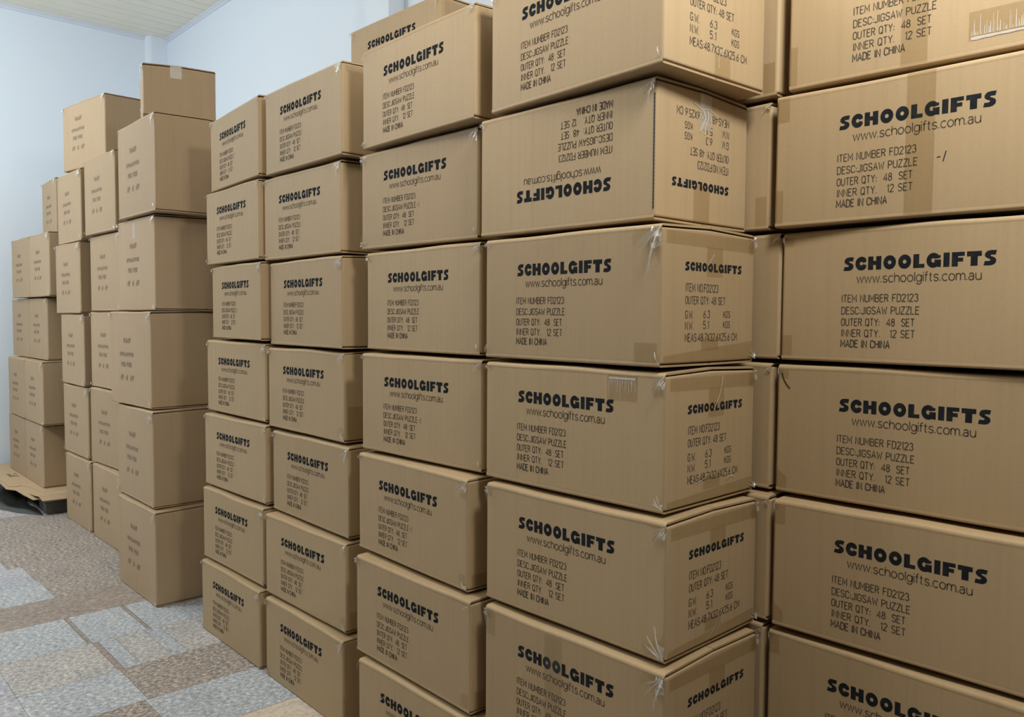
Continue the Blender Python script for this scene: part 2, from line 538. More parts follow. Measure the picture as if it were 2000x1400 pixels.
def fat_letter(bm, c, x0, z0, sc_x, sc_z, y=0.0):
    def rect(a, b, cc, d):
        f = bm.faces.new([bm.verts.new((x0 + q[0] * sc_x, y, z0 + q[1] * sc_z)) for q in ((a, cc), (b, cc), (b, d), (a, d))])

    def poly(pts):
        bm.faces.new([bm.verts.new((x0 + q[0] * sc_x, y, z0 + q[1] * sc_z)) for q in pts])

    def ringarc(cx, cz, ro, ri, a0, a1, n=18, kx=1.0):
        prev = None
        for i in range(n + 1):
            a = R(a0 + (a1 - a0) * i / n)
            o = bm.verts.new((x0 + (cx + ro * kx * math.cos(a)) * sc_x, y, z0 + (cz + ro * math.sin(a)) * sc_z))
            q = bm.verts.new((x0 + (cx + ri * kx * math.cos(a)) * sc_x, y, z0 + (cz + ri * math.sin(a)) * sc_z))
            if prev:
                bm.faces.new((prev[1], q, o, prev[0]))
            prev = (o, q)
    if c == 'O':
        ringarc(.53, .5, .52, .15, 0, 360, 26)
        return 1.06
    if c == 'C':
        ringarc(.50, .5, .52, .14, 38, 322, 22)
        poly([(.61, .586), (.91, .82), (.93, .62), (.66, .55)])
        poly([(.61, .414), (.66, .45), (.93, .38), (.91, .18)])
        return .92
    if c == 'G':
        ringarc(.52, .5, .53, .16, 40, 300, 24)
        poly([(.60, .361), (.785, .041), (1.10, 0), (1.10, .54), (.60, .54)])
        poly([(.643, .603), (1.06, .66), (1.06, .86), (.926, .841)])
        return 1.12
    if c == 'H':
        rect(0, .44, 0, 1); rect(.68, 1.12, 0, 1); rect(.44, .68, .36, .66)
        return 1.12
    if c == 'I':
        rect(0, .46, 0, 1)
        return .46
    if c == 'L':
        rect(0, .46, 0, 1); rect(.46, .88, 0, .28)
        return .88
    if c == 'F':
        rect(0, .46, 0, 1); rect(.46, .94, .72, 1); rect(.46, .84, .33, .60)
        return .94
    if c == 'T':
        rect(0, 1.06, .66, 1); rect(.28, .78, 0, .66)
        return 1.06
    if c == 'S':
        # heavy spine with slanted terminals
        out = [(.88, 1.0), (.50, 1.02), (.22, .97), (.06, .80), (.06, .62), (.20, .50), (.40, .42), (.46, .35), (.38, .29), (.20, .28), (.06, .30), (-.02, 0.0),
               ]
        inn = [(.80, .70), (.58, .71), (.48, .70), (.44, .66), (.47, .62), (.60, .57), (.78, .48), (.86, .34), (.82, .16), (.66, .03), (.44, -.02), (-.02, 0.0)]
        vo = [bm.verts.new((x0 + q[0] * sc_x, y, z0 + q[1] * sc_z)) for q in out]
        vi = [bm.verts.new((x0 + q[0] * sc_x, y, z0 + q[1] * sc_z)) for q in inn]
        for i in range(len(out) - 1):
            if i == len(out) - 2:
                bm.faces.new((vo[i], vi[i], vi[i + 1], vo[i + 1]) if False else (vo[i], vo[i + 1], vi[i]))
            else:
                bm.faces.new((vo[i], vo[i + 1], vi[i + 1], vi[i]))
        return .88
    return .3


def logo_mesh(width, height, name):
    word = 'SCHOOLGIFTS'
    adv = {'S': .88, 'C': .92, 'H': 1.12, 'O': 1.06, 'L': .88, 'G': 1.12, 'I': .46, 'F': .94, 'T': 1.06}
    gap = .16
    tot = sum(adv[c] for c in word) + gap * (len(word) - 1)
    s = width / tot
    bm = bmesh.new()
    x = 0.0
    for c in word:
        fat_letter(bm, c, x * s, 0, s, height)
        x += adv[c] + gap
    me = bpy.data.meshes.new(name)
    bm.normal_update()
    for f in bm.faces:
        if f.normal.y > 0:
            f.normal_flip()
    bm.to_mesh(me)
    bm.free()
    me.materials.append(M_INK)
    return me


def lines_mesh(lines, name, mat):
    bm = bmesh.new()
    for (s, font, x0, z0, wd, ht, w, gap) in lines:
        put_text(bm, s, font, x0, z0, wd, ht, w, gap)
    bm.normal_update()
    for f in bm.faces:
        if f.normal.y > 0:
            f.normal_flip()
    me = bpy.data.meshes.new(name)
    bm.to_mesh(me)
    bm.free()
    me.materials.append(mat)
    return me


# all positions below are metres from the lower left corner of the printed face
ME_LOGO = logo_mesh(0.2676, 0.0252, 'logo_lettering')
ME_LOGO_END = logo_mesh(0.1966, 0.0168, 'logo_lettering')
ME_WEB = lines_mesh([('www.schoolgifts.com.au', X, 0, 0, 0.2181, 0.0118, 0.158, .24)], 'web_address', M_INK_FAINT)
LN = 0.135
ME_DET = lines_mesh([
    ('ITEM NUMBER FD2123', G, 0, .0877, .1430, LN * .1, LN, .17),
    ('DESC:JIGSAW PUZZLE', G, 0, .0642, .1455, LN * .1, LN, .17),
    ('OUTER QTY:  48  SET', G, 0, .0418, .1375, LN * .1, LN, .17),
    ('INNER QTY.   12 SET', G, 0.001, .0205, .1375, LN * .1, LN, .17),
    ('MADE IN CHINA', G, 0, 0, .0938, LN * .1, LN * 1.25, .17)], 'item_details', M_INK_FAINT)
ME_DET_END = lines_mesh([
    ('ITEM NO.FD2123', G, 0, .096, .1092, .0146, LN, .17),
    ('OUTER QTY: 48 SET', G, 0, .072, .135, .0142, LN, .17),
    ('G.W.', G, 0, .0445, .026, .0142, LN, .17), ('6.3', G, .060, .0455, .022, .0142, LN, .17), ('KGS', G, .130, .0460, .024, .0128, LN, .17),
    ('N.W.', G, 0, .0232, .026, .0142, LN, .17), ('5.1', G, .060, .0245, .019, .0142, LN, .17), ('KGS', G, .130, .0255, .024, .0128, LN, .17),
    ('MEAS:48.7X32.6X25.6 CM', G, 0, 0, .18, .0146, LN, .17)], 'item_details', M_INK_FAINT)


def smudge_mesh(chunks, seed):
    # small blurred line of print, not readable in the photograph
    rnd = random.Random(seed)
    bm = bmesh.new()
    for (x0, x1, h, n) in chunks:
        st = (x1 - x0) / n
        for i in range(n):
            a = x0 + i * st
            cw, kind = st * .80, (i * 3 + seed + (i // 2)) % 4
            if kind == 0:
                parts = [(0, 1, 0, 1)]
            elif kind == 1:
                parts = [(0, .55, 0, 1), (.55, 1, .35, 1)]
            elif kind == 2:
                parts = [(0, .45, 0, .7), (.45, 1, 0, 1)]
            else:
                parts = [(0, 1, .25, 1), (.2, .9, 0, .25)]
            for (p0, p1, q0, q1) in parts:
                bm.faces.new([bm.verts.new((a + p * cw, 0, q * h)) for p, q in ((p0, q0), (p1, q0), (p1, q1), (p0, q1))])
    bm.normal_update()
    for f in bm.faces:
        if f.normal.y > 0:
            f.normal_flip()
    me = bpy.data.meshes.new('printed_line')
    bm.to_mesh(me)
    bm.free()
    me.materials.append(M_INK_GREY)
    return me


ME_SMUDGE = [(.268, smudge_mesh([(.165, .255, .022, 4)], 11)), (.210, smudge_mesh([(.120, .285, .018, 9)], 12)),
             (.164, smudge_mesh([(.135, .190, .021, 3), (.200, .262, .021, 3)], 13)),
             (.106, smudge_mesh([(.125, .165, .024, 2), (.190, .215, .024, 1), (.240, .285, .024, 2)], 14))]


def mark_mesh(kind):
    bm = bmesh.new()
    if kind == 'dash_one':
        stroke(bm, [(0, .45), (.5, .5)], .16, 0, 0, .012, .012)
        stroke(bm, [(.85, -.25), (1.25, 1.25)], .16, 0, 0, .012, .012)
    else:  # curved pen stroke
        P = [(0, .028), (.002, .019), (.006, .010), (.013, .001), (.018, -.004)]
        stroke(bm, P, .0022, 0)
    bm.normal_update()
    for f in bm.faces:
        if f.normal.y > 0:
            f.normal_flip()
    me = bpy.data.meshes.new('pen_mark')
    bm.to_mesh(me)
    bm.free()
    me.materials.append(M_PEN)
    return me


ME_DASH = mark_mesh('dash_one')
ME_CURVE = mark_mesh('curve')

# ------------------------------------------------------------------ carton builder


def wave(rnd, amp):
    a = [(rnd.uniform(.6, 1.0) * amp, rnd.uniform(1.0, 2.2), rnd.uniform(0, 6.3)), (amp * .35, rnd.uniform(3, 5), rnd.uniform(0, 6.3))]
    return lambda u: sum(k_[0] * 0.5 * (math.sin(k_[1] * u * math.pi + k_[2]) - 1) for k_ in a)


DROP = 0.0035      # the folded long edge lies lower than the middle of the lid


def flap_mesh(w, d, h, side, wav, drop, rr, lip):
    """outer flap: folds over the long edge, rises a little and lies on the box; side -1 front, +1 rear"""
    bm = bmesh.new()
    y0 = side * d / 2
    s = -side
    th = .004
    out = side * 0.00012
    rise = d / 2 - .004
    sl = math.atan2(drop, rise - rr)
    prof = []          # (y, z, weight of the edge wave)

    def P(yy, zz, wt):
        prof.append((y0 + s * yy, zz, wt))
    zf = h - drop
    prof.append((y0 - side * .0003, zf - lip, .25))
    prof.append((y0 + out, zf - rr - .001, 1.0))
    a1 = math.pi / 2 - sl
    n_a = 6
    for i in range(n_a + 1):
        a = a1 * i / n_a
        P(rr * (1 - math.cos(a)) - .00012 * (1 - i / n_a), zf - rr + rr * math.sin(a), 1.0)
    for t_ in (.33, .66, 1.0):
        P(rr + (rise - rr) * t_, zf + drop * t_, 1 - t_)
    P(d / 2 - .0008, h, 0)
    P(d / 2 - .0008, h - th, 0)
    for t_ in (1.0, .66, .33):
        P(rr + (rise - rr) * t_, zf + drop * t_ - th, 1 - t_)
    for i in range(n_a, -1, -1):
        a = a1 * i / n_a
        q = max(.0006, rr - th * (i / n_a) - .0003)
        P(rr - q * math.cos(a), zf - rr + (rr - th * (i / n_a)) * math.sin(a), 1.0)
    P(.0006, zf - lip, .25)
    n = len(prof)
    nx = 20
    rings = []
    for i in range(nx + 1):
        u = i / nx
        x = -w / 2 + .003 + (w - .006) * u
        dz = wav(u)
        rings.append([bm.verts.new((x, yy, zz + dz * wt)) for (yy, zz, wt) in prof])
    for i in range(nx):
        for j in range(n):
            k_ = (j + 1) % n
            bm.faces.new((rings[i][j], rings[i][k_], rings[i + 1][k_], rings[i + 1][j]))
    bm.faces.new(rings[0])
    bm.faces.new(rings[-1][::-1])
    bmesh.ops.recalc_face_normals(bm, faces=bm.faces)
    return bm


def body_bm(w, d, h, r=.0075):
    """carton body under the outer flaps; the lid side rises to the middle"""
    bm = bmesh.new()
    zb, zt, ze = .0065, h - .0075, h - DROP - .0088
    prof = [(-d / 2, zb), (d / 2, zb), (d / 2, ze), (.004, zt), (-.004, zt), (-d / 2, ze)]
    A = [bm.verts.new((-w / 2, p_[0], p_[1])) for p_ in prof]
    B = [bm.verts.new((w / 2, p_[0], p_[1])) for p_ in prof]
    n = len(prof)
    for i in range(n):
        j = (i + 1) % n
        bm.faces.new((A[i], A[j], B[j], B[i]))
    bm.faces.new(A[::-1])
    bm.faces.new(B)
    bmesh.ops.recalc_face_normals(bm, faces=bm.faces)
    vert = [e for e in bm.edges if abs(e.verts[0].co.z - e.verts[1].co.z) > .08]
    bmesh.ops.bevel(bm, geom=vert, offset=r, segments=4, profile=0.5, affect='EDGES')
    top = [e for e in bm.edges if len(e.link_faces) == 2 and e.calc_face_angle(0) > .9 and
           abs(e.verts[0].co.z - e.verts[1].co.z) < .08]
    bmesh.ops.bevel(bm, geom=top, offset=.0045, segments=2, profile=0.5, affect='EDGES')
    return bm


TAPE_CACHE = {}


def tape_plane(parent, face, w, d, u0, u1, v0, v1, skew=0.0, name='tape_strip', mat=None, skew0=0.0):
    """thin film strip on the front or the right end; u from the left edge, v from the base"""
    bm = bmesh.new()
    nx, nz = 8, 3
    o_ = .0007
    grid = []
    for j in range(nz + 1):
        row = []
        for i in range(nx + 1):
            u = u0 + (u1 - u0) * i / nx
            top = v1 + skew * i / nx
            bot = v0 + skew0 * i / nx
            v = bot + (top - bot) * j / nz
            if face == 'front':
                row.append(bm.verts.new((-w / 2 + u, -d / 2 - o_, v)))
            else:
                row.append(bm.verts.new((w / 2 + o_, -d / 2 + u, v)))
        grid.append(row)
    for j in range(nz):
        for i in range(nx):
            bm.faces.new((grid[j][i], grid[j][i + 1], grid[j + 1][i + 1], grid[j + 1][i]))
    return finish(name, bm, mat or M_TAPE, parent)


def tape_glare(parent, w, d, u0, u1, v, length, seed):
    """glossy tape with lamp glare painted on as a white bar and short streaks"""
    rnd = random.Random(seed)
    tape_plane(parent, 'front', w, d, u0 - .004, u1 + .004, min(v, v - length) - .004, max(v, v - length) + .006)
    bm = bmesh.new()  # white shapes that paint lamp glare over the tape
    y = -d / 2 - .0010
    x0, x1 = -w / 2 + u0, -w / 2 + u1
    n = 14
    prev = None
    for i in range(n + 1):
        x = x0 + (x1 - x0) * i / n
        t_ = rnd.uniform(.0022, .0034) * (1 if length > 0 else 1.2 * (1 - .6 * i / n))
        q = (bm.verts.new((x, y, v - t_)), bm.verts.new((x, y, v + t_ * .6)))
        if prev:
            bm.faces.new((prev[0], q[0], q[1], prev[1]))
        prev = q
    k_ = int((u1 - u0) / .0031)
    for i in range(k_):
        x = x0 + (x1 - x0) * (i + .5) / k_ + rnd.uniform(-.001, .001)
        a, b = v - math.copysign(.004, length), v - length * rnd.choice((.3, .45, .6, .75, .95)) * rnd.uniform(.8, 1.05)
        hw = rnd.uniform(.0003, .0011)
        bm.faces.new([bm.verts.new(p_) for p_ in ((x - hw, y, a), (x + hw, y, a), (x + hw * .4, y, b), (x - hw * .4, y, b))])
    bm.normal_update()
    for f in bm.faces:
        if f.normal.y > 0:
            f.normal_flip()
    return finish('painted_glare', bm, M_WHITE, parent)


def torn_mesh(seed, n_str, size, crumple=True, droop=0.3):
    """torn clear tape round a top right corner: film patch, crumpled fold and white strands that also paint its glints.
    local frame: corner at the origin, x runs into the face (-x), z down the face (-z), y towards the viewer (-y)"""
    rnd = random.Random(seed)
    bm = bmesh.new()
    # film patch on the face
    ang = [R(180 + 90 * i / 7) for i in range(8)]
    c0 = bm.verts.new((0, -.0016, 0))
    pv = []
    for a in ang:
        r_ = size * rnd.uniform(.65, 1.15)
        pv.append(bm.verts.new((math.cos(a) * r_, -.0016 - rnd.uniform(0, .0015), math.sin(a) * r_)))
    for i in range(7):
        f = bm.faces.new((c0, pv[i], pv[i + 1]))
        f.material_index = 0
    if crumple:
        n = 5
        g = []
        s = size * .55
        for j in range(n):
            row = []
            for i in range(n):
                t_, q = i / (n - 1), j / (n - 1)
                row.append(bm.verts.new((.004 - t_ * s * rnd.uniform(.5, .75) + rnd.uniform(-.002, .002), -.0025 - rnd.uniform(0, .007) * (1 - .3 * q), .002 - q * s * 1.1 + rnd.uniform(-.002, .002))))
            g.append(row)
        for j in range(n - 1):
            for i in range(n - 1):
                if rnd.random() < .8:
                    f = bm.faces.new((g[j][i], g[j][i + 1], g[j + 1][i + 1], g[j + 1][i]))
                    f.material_index = 1 if rnd.random() < .75 else 2
    for k_ in range(n_str):
        a = R(rnd.choice((205, 228, 250)) + rnd.uniform(-16, 16))
        ln = size * rnd.uniform(.6, 1.35)
        wd = rnd.uniform(.0005, .0013) * (1.9 if k_ == 0 and size > .045 else 1)
        px = rnd.uniform(-.3, .3)
        n = 7
        pl, pr = [], []
        lift = rnd.uniform(.002, .009)
        for i in range(n):
            t_ = i / (n - 1)
            x = math.cos(a) * ln * t_ + rnd.uniform(-.0006, .0006)
            z = math.sin(a) * ln * t_ - droop * .02 * t_ * t_ + px * .01 * t_ * (1 - t_)
            y = -.003 - lift * math.sin(t_ * 2.6)
            ww = wd * (.55 + .5 * math.sin(3 * t_) - .35 * t_) + .0002
            nx_, nz_ = -math.sin(a) * ww, math.cos(a) * ww
            pl.append(bm.verts.new((x + nx_, y, z + nz_)))
            pr.append(bm.verts.new((x - nx_, y - ww * .8, z - nz_)))
        for i in range(n - 1):
            f = bm.faces.new((pl[i], pl[i + 1], pr[i + 1], pr[i]))
            f.material_index = 2
    me = bpy.data.meshes.new('torn_tape')
    bm.to_mesh(me)
    bm.free()
    for m in (M_TAPE, M_TORN, M_WHITE):
        me.materials.append(m)
    return me


TORN = [torn_mesh(20 + i, n, s, cr) for i, (n, s, cr) in enumerate([(4, .032, True), (3, .028, True), (5, .040, True), (3, .022, True), (2, .020, False), (5, .052, True)])]


def put_torn(parent, w, d, h, corner, idx, scale=1.0, end=False):
    """corner: TR, TL, BR, BL of the front face"""
    o = link('torn_tape', TORN[idx % len(TORN)], parent)
    sx = 1 if corner[1] == 'R' else -1
    sz = 1 if corner[0] == 'T' else -1
    if end:
        o.location = (w / 2 + .0008, (-d / 2 + .004) if sx < 0 else d / 2 - .004, h - .013 if sz > 0 else .010)
        o.rotation_euler = (0, 0, R(90))
    else:
        o.location = (sx * (w / 2 - .004), -d / 2 - .0006, h - .013 if sz > 0 else .010)
    o.scale = (sx * scale, scale, sz * scale)
    return o


def carton(x, y, z, yaw, w, d, h, seed, mat=M_CARD, inset=0.0, amp=.0025):
    """x, y: front left corner of the base; returns the carton (mesh with its parts as children)"""
    rnd = random.Random(seed)
    o = finish('cardboard_carton', body_bm(w, d, h), mat, smooth=35)
    ca, sa = math.cos(yaw), math.sin(yaw)
    cx = x + ca * w / 2 - sa * d / 2
    cy = y + sa * w / 2 + ca * d / 2
    o.location = (cx, cy, z)
    o.rotation_euler = (0, 0, yaw)
    for side in (-1, 1):
        finish('top_flap', flap_mesh(w, d, h, side, wave(rnd, amp), DROP, .0075, .0130), mat, o, smooth=50)
    for side in (-1, 1):
        b = finish('bottom_flap', flap_mesh(w, d, h, side, wave(rnd, amp * .3), .0, .0042, .010), mat, o, smooth=50)
        # turned over so that it folds under the base
        b.rotation_euler = (0, math.pi, 0)
        b.location = (0, 0, h)
    return o


def print_front(o, w, d, h, du=0.0, dv=0.0, flip=False, logo=True):
    ry = math.pi if flip else 0.0
    for nm, me, u, v in (('logo_lettering', ME_LOGO, .1080, .1808), ('web_address', ME_WEB, .1345, .1565), ('item_details', ME_DET, .1060, .0322)):
        t = link(nm, me, o)
        U, V = u + du, v + dv
        if flip:
            t.location = (w / 2 - U, -d / 2 - .00025, h - V)
            t.rotation_euler = (0, math.pi, 0)
        else:
            t.location = (-w / 2 + U, -d / 2 - .00025, V)


def print_end(o, w, d, h, flip=False, dv=0.0):
    for nm, me, u, v in (('logo_lettering', ME_LOGO_END, .0708, .1832), ('item_details', ME_DET_END, .0738, .0478)):
        t = link(nm, me, o)
        if flip:
            t.location = (w / 2 + .00025, d / 2 - u, h - v - dv)
            t.rotation_euler = (0, math.pi, R(90))
        else:
            t.location = (w / 2 + .00025, -d / 2 + u, v + dv)
            t.rotation_euler = (0, 0, R(90))


# ------------------------------------------------------------------ lettered stack
HS = 0.274842
WC, DC = 0.4975, 0.3185
FIT = {
 'c1': {7: (-3.063, 1.257, -4.76, 0.0081), 6: (-3.06, 1.236, -2.25, 0.006), 5: (-3.032, 1.244, -4.12, 0.0053), 4: (-3.045, 1.226, -0.28, 0.0046), 3: (-3.026, 1.206, 0.86, 0.0017), 2: (-3.018, 1.193, 0.53, 0.0011), 1: (-3.011, 1.181, -0.4, 0.0017)},
 'c2': {7: (-2.534, 1.224, -0.94, 0.0017), 6: (-2.561, 1.23, -0.29, -0.0009), 5: (-2.528, 1.233, -2.56, -0.0052), 4: (-2.534, 1.227, -0.8, -0.0052), 3: (-2.501, 1.224, -1.24, -0.0054), 2: (-2.492, 1.191, 0.82, -0.0031), 1: (-2.473, 1.18, -0.55, -0.0007)},
 'c3': {7: (-1.944, 1.225, -1.38, -0.0001), 6: (-1.965, 1.234, 1.08, 0.0008), 5: (-1.938, 1.234, -0.63, -0.0019), 4: (-1.923, 1.207, 1.83, -0.0031), 3: (-1.923, 1.196, -1.97, -0.0044), 2: (-1.89, 1.166, -0.58, -0.0046), 1: (-1.858, 1.152, 0.24, -0.0029)},
 'c4': {7: (-1.393, 1.216, -2.68, -0.0022), 6: (-1.429, 1.217, 0.36, -0.0012), 5: (-1.402, 1.21, -0.08, -0.0025), 4: (-1.391, 1.203, 1.07, -0.0017), 3: (-1.371, 1.188, 0.78, 0.0), 2: (-1.357, 1.174, 0.48, -0.001), 1: (-1.35, 1.165, 0.3, 0.0)},
 'c5': {7: (-0.842, 1.534, 4.07, 0.0002), 6: (-0.863, 1.528, 2.74, 0.0014), 5: (-0.854, 1.55, -0.67, 0.0048), 4: (-0.858, 1.547, 1.14, 0.0032), 3: (-0.842, 1.515, 1.56, 0.0052), 2: (-0.849, 1.517, -0.86, -0.0006), 1: (-0.845, 1.515, 0.0, 0.0)},
}
ORD = {7: 'topmost', 6: 'second from top', 5: 'third from top', 4: 'fourth from top', 3: 'third from bottom', 2: 'second from bottom', 1: 'bottom'}
COLUMN = {
    'c1': 'in the leftmost lettered column',
    'c2': 'in the second lettered column from left',
    'c3': 'in the third lettered column from left',
    'c4': 'in the protruding corner column showing its ends',
    'c5': 'in the set-back column at right edge',
}
SPECIAL = {
    ('c4', 6): 'brown carton turned upside down with inverted lettering, in the protruding corner column',
    ('c4', 7): 'brown lettered carton at the top of the protruding corner column, cut by frame',
    ('c5', 6): 'brown lettered carton with brown tape down its middle, second from top at right edge',
    ('c5', 4): 'brown lettered carton with curved black pen mark at its corner, right edge column',
    ('c4', 4): 'brown lettered carton with white glare painted on tape above its logo, protruding corner column',
    ('c4', 2): 'brown lettered carton with vertical tape behind its logo, low in protruding corner column',
}
GRP = 'lettered cartons in the stack'
BOX = {}
ZS = {}
GAP = .0045     # sagging lids leave a dark slit between two layers
for cn, lv in FIT.items():
    for L in range(1, 8):
        ZS[cn, L] = .001 if L == 1 else (L - 1) * HS + lv[L][3]
    ZS[cn, 8] = 7 * HS + lv[7][3]
for ci, (cn, lv) in enumerate(FIT.items()):
    for L in range(1, 8):
        x, y, a, dz = lv[L]
        z = ZS[cn, L]
        h = ZS[cn, L + 1] - z - GAP
        d = DC if cn != 'c1' else .285
        w = WC if (cn, L) not in (('c1', 5), ('c1', 6)) else .487
        o = carton(x, y, z, R(a), w, d, h, 100 * ci + L, amp=.0032 if L in (1, 2, 3, 4) else .0024)
        BOX[cn, L] = (o, w, d, h)
        lab = SPECIAL.get((cn, L), 'brown carton with black lettering, %s %s' % (ORD[L], COLUMN[cn]))
        tag(o, lab, 'box', GRP)
        rnd = random.Random(ci * 31 + L)
        du = (.0235 if cn == 'c5' else 0) + rnd.uniform(-.002, .002)
        print_front(o, w, d, h, du, (h - .2718) * .5 + rnd.uniform(-.002, .002), flip=(cn, L) == ('c4', 6))
        if cn == 'c4':
            print_end(o, w, d, h, flip=L == 6)

# tape and torn film
for cn in ('c1', 'c2', 'c3', 'c4'):
    for L in range(1, 8):
        o, w, d, h = BOX[cn, L]
        rnd = random.Random(hash((ord(cn[1]), L)) & 0xffff)
        far = .8 if cn == 'c1' else .95
        put_torn(o, w, d, h, 'TR', rnd.choice((0, 1, 2, 3)), far)
        put_torn(o, w, d, h, 'TL', rnd.choice((1, 3, 4, 0)), far * .8)
        if rnd.random() < .55:
            put_torn(o, w, d, h, 'BR', rnd.choice((1, 3, 4)), far * .7)
        if rnd.random() < .5:
            put_torn(o, w, d, h, 'BL', rnd.choice((0, 3, 4)), far * .7)
for L in range(1, 8):
    o, w, d, h = BOX['c5', L]
    if L not in (6, 7):
        put_torn(o, w, d, h, 'TL', 4, .8)
    # short brown tape ends wrapped on to the front
    if L == 6:
        tape_plane(o, 'front', w, d, .001, .030, h - .058, h - .008)
        tape_plane(o, 'front', w, d, .001, .020, .008, .075)
        tape_plane(o, 'front', w, d, .254, .303, .006, h - .005)
        t = link('pen_mark', ME_DASH, o)
        t.location = (-w / 2 + .308, -d / 2 - .00025, .098)
    elif L == 7:
        tape_plane(o, 'front', w, d, .001, .020, .008, .085)
        tape_plane(o, 'front', w, d, .216, .262, .006, h - .005)
        tape_glare(o, w, d, .332, .47, .030, -.040, 8)
    else:
        tape_plane(o, 'front', w, d, .001, .027, h - (.055 if L < 4 else .034), h - .016)
        tape_plane(o, 'front', w, d, .001, .026, .010, .052, skew=-.018 if L < 5 else .0)
    if L == 4:
        t = link('pen_mark', ME_CURVE, o)
        t.location = (-w / 2 + .012, -d / 2 - .0012, h - .050)
for L in range(1, 8):
    o, w, d, h = BOX['c4', L]
    if L == 6:
        tape_plane(o, 'end', w, d, .123, .178, .006, .080)
        tape_plane(o, 'end', w, d, .140, .180, h - .080, h - .01, mat=M_TORN)
    elif L == 7:
        tape_plane(o, 'end', w, d, .150, .200, .006, .050)
    else:
        tape_plane(o, 'end', w, d, .012, .312, h - .040, h - .016, skew0=-.004)
        tape_plane(o, 'end', w, d, .142, .198, h - (.098 if L > 3 else .078), h - .040)
        tape_plane(o, 'end', w, d, .128, .186, .030, .055)
        tape_plane(o, 'end', w, d, .006, .312, .008, .022, skew=.024 if L == 5 else .012)
        put_torn(o, w, d, h, 'TR', 2, .8, end=True)
        put_torn(o, w, d, h, 'BR', 1, .7, end=True)
    if L == 6:
        bm = bmesh.new()
        n = 60
        prev = None
        for i in range(n + 1):
            z_ = .020 + (h - .055) * i / n
            k_ = .0006 * (i % 2)
            q = (bm.verts.new((w / 2 - .0052 - k_, -d / 2 - .0006, z_)), bm.verts.new((w / 2 - .0030 + k_, -d / 2 - .0004, z_)))
            if prev:
                bm.faces.new((prev[0], prev[1], q[1], q[0]))
            prev = q
        finish('corrugated_joint', bm, M_PEN, o)
    if L == 5:
        put_torn(o, w, d, h, 'TR', 5, 1.25)
        tape_plane(o, 'front', w, d, .435, .488, .008, .046)
    if L == 4:
        tape_glare(o, w, d, .362, .428, h - .020, .040, 7)
    if L == 3:
        put_torn(o, w, d, h, 'BR', 5, .9)
    if L == 2:
        put_torn(o, w, d, h, 'TR', 5, 1.0)
        tape_plane(o, 'front', w, d, .190, .240, .01, h - .018)
        tape_plane(o, 'front', w, d, .002, .035, h - .07, h - .02)
# short tape ends on the right corners of the left columns
for cn, L, v0, v1 in (('c2', 4, .008, .105), ('c2', 2, .008, .060), ('c3', 2, .008, .050), ('c3', 3, .008, .040), ('c2', 7, .235, .255), ('c3', 7, .235, .255)):
    o, w, d, h = BOX[cn, L]
    tape_plane(o, 'end', w, d, .012, .120, v0, v1)
    if v0 < .1:
        tape_plane(o, 'front', w, d, w - .034, w - .008, v0 + .004, min(v1, .045))


def glint(o, w, d, pts, wd):  # white ribbons painting glints on wrinkled end tape
    bm = bmesh.new()
    stroke(bm, pts, wd, 0)
    for v_ in bm.verts:
        v_.co = Vector((w / 2 + .0016, -d / 2 + v_.co.x, v_.co.z))
    return finish('wrinkle_glint', bm, M_WHITE, o)


for L, pts, wd in (
        (5, [(.166, .218), (.158, .210), (.152, .203), (.147, .196)], .0014),
        (4, [(.190, .252), (.187, .236), (.180, .214), (.170, .200), (.160, .186)], .0026),
        (4, [(.10, .046), (.13, .052), (.145, .060), (.15, .058)], .0012),
        (4, [(.21, .040), (.225, .046), (.24, .042)], .0018),
        (3, [(.19, .062), (.175, .048), (.160, .026), (.135, .012)], .0012),
        (3, [(.20, .050), (.18, .036), (.165, .012)], .0010),
        (6, [(.150, .228), (.158, .212), (.150, .198), (.140, .184)], .0030),
        (6, [(.165, .230), (.168, .214), (.160, .200), (.156, .180)], .0022),
        (6, [(.120, .236), (.145, .228), (.170, .232), (.200, .224)], .0012),
        (7, [(.175, .060), (.165, .050), (.160, .036), (.162, .022)], .0012)):
    o, w, d, h = BOX['c4', L]
    glint(o, w, d, pts, wd)
for cn, L, u in (('c3', 6, .258), ('c3', 4, .256), ('c3', 3, .256), ('c1', 5, .258), ('c1', 7, .258)):
    o, w, d, h = BOX[cn, L]
    t = link('pen_mark', ME_DASH, o)
    t.location = (-w / 2 + u, -d / 2 - .00025, .098)
    t.scale = (.62, 1, .8)

# second row behind: strip beside the corner column, and the pile that carries the extra top carton
for L in range(1, 8):
    x5, y5, a5, dz5 = FIT['c5'][L]
    z = ZS['c5', L]
    h = ZS['c5', L + 1] - z - GAP
    o4 = FIT['c4'][L]
    yb = max(y5, o4[1] + DC + WC * math.sin(R(max(o4[2], 0))) + .006) + .003
    gap = {7: .004, 6: .008, 5: .004, 4: .012, 3: .012, 2: .012, 1: .012}[L]
    rear = carton(x5 - gap - WC - (.022 if L == 7 else .012 if L == 6 else 0), yb, z, 0.0, WC, .30, h, 900 + L, amp=.002)
    tag(rear, 'carton glimpsed in the gap left of the right edge column, %s' % ORD[L], 'box', 'cartons in the second row')
    if L in (7, 6):
        tape_plane(rear, 'front', WC, .30, WC - .034, WC - .008, .008, .07)
    put_torn(rear, WC, .30, h, 'TR', 3, .7)
for L in range(1, 8):
    rear = carton(-2.534, 1.565, (L - 1) * HS + .001, 0.0, WC, DC, HS - .0025, 950 + L)
    tag(rear, 'carton behind the second lettered column, %s of its pile' % ORD[L], 'box', 'cartons in the second row')
o = carton(-2.534, 1.548, 7 * HS + .006, R(1.8), WC, DC, .270, 960, amp=.002)
print_front(o, WC, DC, .270)
tag(o, 'lettered carton set back on top, above the second and third lettered columns', 'box', GRP)
